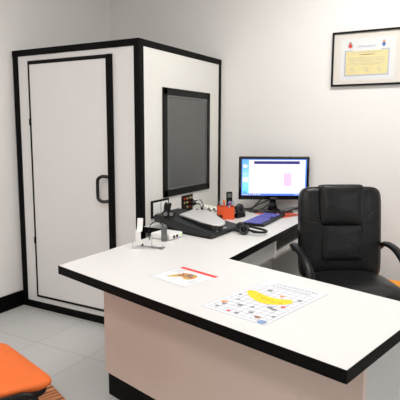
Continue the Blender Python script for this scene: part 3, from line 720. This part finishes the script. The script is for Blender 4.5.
flat(b, .0, .237, .0, .0012); flat(b, 0, .0012, 0, .212)
link('fine_print', b, 'pgrid', fl)

bp_ = thing('sound_chart_poster', 'white printed chart with a grid and a curved yellow banana shape on the desk', 'chart', (-.878, 1.566, DZ + .0003), math.radians(-12.2))
W, L = .284, .440
b = new(); bx(b, 0, W, 0, L, 0, .0006); link('sheet', b, 'paper', bp_)
b = new(); g0, g1, h0, h1 = .022, W - .016, .020, L - .075
for k in range(9): x = g0 + (g1 - g0) * k / 8; flat(b, x - .0008, x + .0008, h0, h1)
for k in range(12): y = h0 + (h1 - h0) * k / 11; flat(b, g0, g1, y - .0008, y + .0008)
flat(b, 0, W, 0, .0009); flat(b, 0, .0009, 0, L); flat(b, W - .0009, W, 0, L)
link('grid', b, 'pgrid', bp_)
b = new(); bn = [(.023, .262), (.032, .274), (.047, .278), (.068, .271), (.09, .263), (.112, .257), (.134, .254), (.157, .254), (.179, .258), (.20, .268), (.213, .277), (.225, .272), (.236, .255), (.234, .238), (.224, .218), (.207, .200), (.188, .187), (.17, .179), (.15, .175), (.127, .179), (.105, .188), (.078, .203), (.053, .221), (.033, .240)]
blob(b, bn, z=.0010); link('banana_shape', b, 'yellow', bp_)
text('AUDIOGRAMA', .026, 'title', 'pgrid', bp_, (W * .55, L - .028, .0008), (0, 0, 0), sx=1.15)
text('DE SONIDOS FAMILIARES', .0165, 'subtitle', 'pgrey', bp_, (W * .52, L - .058, .0008), (0, 0, 0))
icons = [('pgrey', .043, .04), ('pgrey', .05, .075), ('porange', .036, .095), ('red', .106, .03), ('pgrey', .142, .03), ('pgrey', .103, .103), ('pgrey', .150, .116), ('pgrey', .178, .068), ('pbrown', .222, .045), ('pgrey', .262, .085),
         ('porange', .166, .29), ('pgrey', .222, .145), ('pgrey', .06, .150), ('red', .235, .19), ('pgrey', .20, .155), ('pgrey', .03, .20), ('pgrey', .245, .29), ('pgrey', .09, .32)]
for k, (m_, x, y) in enumerate(icons):
    r = .0075 + .002 * (k % 3)
    b = new(); blob(b, [(x + r * math.cos(a) * (1.3 if i % 2 else .8), y + r * math.sin(a) * (1 if i % 3 else .6)) for i, a in enumerate([q * PI / 5 for q in range(10)])], z=.0015)
    link('icon', b, m_, bp_)
b = new(); x, y = W - .024, .018; blob(b, [(x + .017 * math.cos(a), y + .016 * math.sin(a)) for a in [q * PI / 10 for q in range(20)]], z=.0012); link('round_seal', b, 'lblue', bp_)
b = new()
for k, (x, y) in enumerate([(.09, .235), (.115, .222), (.14, .215), (.168, .210), (.195, .215)]):
    for q in range(3): flat(b, x + q * .006, x + q * .006 + .003, y, y + .007, z=.0014)
link('small_letters', b, 'pbrown', bp_)

# ------------------------------------------------------------------ framed diploma
FX0, FX1, FZ0, FZ1 = -1.050, -.528, 1.720, 2.110
df = thing('framed_diploma', 'black framed diploma with cream mount and yellow certificate high on the back wall', 'picture frame', ((FX0 + FX1) / 2, YB, (FZ0 + FZ1) / 2))
b = new(); fwid = .0135; ya, yb = YB - .024, YB - .001
bx(b, FX0, FX1, ya, yb, FZ1 - fwid, FZ1, .002); bx(b, FX0, FX1, ya, yb, FZ0, FZ0 + fwid, .002); bx(b, FX0, FX0 + fwid, ya, yb, FZ0, FZ1, .002); bx(b, FX1 - fwid, FX1, ya, yb, FZ0, FZ1, .002)
wpart('frame', b, 'frame', df)
b = new(); bx(b, FX0 + .01, FX1 - .01, YB - .012, YB - .003, FZ0 + .01, FZ1 - .01); wpart('mount', b, 'cream', df)
sx0, sx1, sz0, sz1 = -.985, -.605, 1.762, 2.058
b = new(); bx(b, sx0, sx1, YB - .0128, YB - .0118, sz0, sz1); sh = wpart('sheet', b, 'sheet', df)
b = new(); bx(b, -.957, -.643, YB - .0134, YB - .0126, 1.790, 1.975); wpart('border', b, 'dipb', sh, df)
b = new(); bx(b, -.949, -.651, YB - .0140, YB - .0132, 1.798, 1.968); wpart('certificate', b, 'dipy', sh, df)
b = new(); bx(b, -.90, -.70, YB - .0144, YB - .0126, 1.967, 1.978); wpart('border_gap', b, 'sheet', sh, df)
b = new()
rows_ = [(1.955, .10, 9), (1.940, .06, 5), (1.918, .13, 0), (1.906, .13, 0), (1.895, .12, 0), (1.878, .13, 0), (1.868, .09, 0)]
yy = YB - .0145
for z, hw, _ in rows_:
    x = -.80 - hw
    while x < -.80 + hw:
        w_ = rnd.uniform(.008, .022); bx(b, x, min(x + w_, -.8 + hw), yy, yy + .0005, z, z + .0022); x += w_ + .004
for x in (-.90, -.80, -.71):
    for q in range(4): bx(b, x - .018 + q * .004, x + .012 + q * .002, yy, yy + .0005, 1.845 - q * .009, 1.8465 - q * .009)
wpart('fine_print', b, 'pgrid', sh, df)
b = new(); bx(b, -.845, -.745, yy, yy + .0005, 1.9385, 1.9425); bx(b, -.84, -.76, yy + .002, yy + .0035, 1.779, 1.784); wpart('dark_print', b, 'pbrown', sh, df)
# title words above the certificate
o = text('DIPLOMA', .015, 'heading', 'title_blue', sh, (-.802 - df.location.x, -.0145, 1.998 - df.location.z), (PI / 2, 0, 0), sx=1.7, sp=1.2)
for cx, (ma, mb) in ((-.918, ('jred', 'pbrown')), (-.684, ('blue', 'porange'))):
    b = new(); cz = 2.006
    P_ = [(-.011, .012), (.011, .012), (.012, -.004), (.006, -.015), (0, -.018), (-.006, -.015), (-.012, -.004)]
    sideprism(b, [(cx + p[0], cz + p[1]) for p in P_], YB - .0136, YB - .0126, axis='y'); cr = wpart('crest_shield', b, ma, sh, df)
    b = new(); sideprism(b, [(cx + p[0] * .7, cz + .021 + p[1] * .5) for p in P_], YB - .0136, YB - .0126, axis='y'); wpart('crest_crown', b, mb, cr, df)
    if ma == 'jred':
        b = new()
        for s in (-1, 1): bx(b, cx + s * .016 - .002, cx + s * .016 + .002, YB - .0134, YB - .0126, cz - .016, cz + .012)
        islands('crest_pillar', b, 'pgrid', sh, df, w=True)
b = new(); bx(b, FX0 + .01, FX1 - .01, YB - .0185, YB - .0172, FZ0 + .01, FZ1 - .01); wpart('glass', b, 'glass', df)

# ------------------------------------------------------------------ lights
LT = []; LC = (1, .99, .97)
def panel_light(x, y, w, h, power, col, label):
    t = thing('ceiling_light', label, 'ceiling light', (x, y, H), group=None)
    b = new(); bx(b, -w / 2 - .02, w / 2 + .02, -h / 2 - .02, h / 2 + .02, -.05, 0, .004); link('housing', b, 'white', t)
    m = M['lamp'] = M.get('lamp') or emis('lamp_diffuser', (1, .97, .92), 3)
    b = new(); bx(b, -w / 2, w / 2, -h / 2, h / 2, -.054, -.049); link('diffuser', b, 'lamp', t)
    ld = bpy.data.lights.new('area', 'AREA'); ld.shape = 'RECTANGLE'; ld.size = w; ld.size_y = h; ld.energy = power; ld.color = col
    lo_ = bpy.data.objects.new('lamp_tube', ld); C.objects.link(lo_); lo_.parent = t; lo_.location = (0, 0, -.06); LT.append(lo_)
panel_light(-.5, 2.7, 1.2, .6, 39, LC, 'rectangular white ceiling panel light above the black office chair')
panel_light(-1.7, .7, 1.2, .6, 24, LC, 'rectangular white ceiling panel light above the orange visitor chair')
panel_light(-.3, -1.0, 1.2, .6, 40, LC, 'rectangular white ceiling panel light nearest the camera')
# added window-shaped fill on the right wall: unseen glowing pane plus soft area lamp
win = new(); bx(win, XR - .012, XR - .002, .7, 2.5, .95, 2.1); wn = struct('fill_pane_1', win, 's_fill' if 's_fill' in M else 'white')
M['fill_glow'] = emis('fill_pane_glow', (.90, .95, 1), 1.0); wn.data.materials[0] = M['fill_glow']
b = new()
for (a0, a1, c0, c1) in ((.66, .70, .91, 2.14), (2.5, 2.54, .91, 2.14), (.66, 2.54, .91, .95), (.66, 2.54, 2.1, 2.14), (1.58, 1.62, .95, 2.1)): bx(b, XR - .04, XR - .001, a0, a1, c0, c1, .003)
f_ = struct('window_frame', b, 'white', wn)  # frame around the added fill pane
ld = bpy.data.lights.new('fill_area', 'AREA'); ld.shape = 'RECTANGLE'; ld.size = 1.1; ld.size_y = 1.75; ld.energy = 7; ld.color = (.95, .97, 1)  # added fill lamp, no opening behind it
dl = bpy.data.objects.new('fill_area', ld); C.objects.link(dl); dl.location = (XR - .05, 1.6, 1.52); dl.rotation_euler = (0, PI / 2, 0)

w = bpy.data.worlds.new('world'); SC.world = w; w.use_nodes = True
w.node_tree.nodes['Background'].inputs[0].default_value = (.9, .95, 1, 1); w.node_tree.nodes['Background'].inputs[1].default_value = .3

# ------------------------------------------------------------------ camera
f, CH, yaw, pit, roll = 504.9, 1.3935, math.radians(-29.434), math.radians(7.87), math.radians(.209)
fwv = Vector((math.sin(yaw) * math.cos(pit), math.cos(yaw) * math.cos(pit), -math.sin(pit)))
r0 = Vector((math.cos(yaw), -math.sin(yaw), 0)); u0 = r0.cross(fwv)
rv = r0 * math.cos(roll) + u0 * math.sin(roll); uv = -r0 * math.sin(roll) + u0 * math.cos(roll)
cd = bpy.data.cameras.new('camera'); cam = bpy.data.objects.new('camera', cd); C.objects.link(cam)
cd.sensor_fit = 'HORIZONTAL'; cd.sensor_width = 36; cd.lens = f / 400 * 36; cd.clip_start = .05
mtx = Matrix((rv, uv, -fwv)).transposed().to_4x4(); mtx.translation = Vector((0, 0, CH)); cam.matrix_world = mtx
SC.camera = cam
SC.view_settings.view_transform = 'Standard'; SC.view_settings.look = 'None'; SC.view_settings.gamma = 1
SC.view_settings.exposure = -.2
SC.view_settings.use_curve_mapping = False
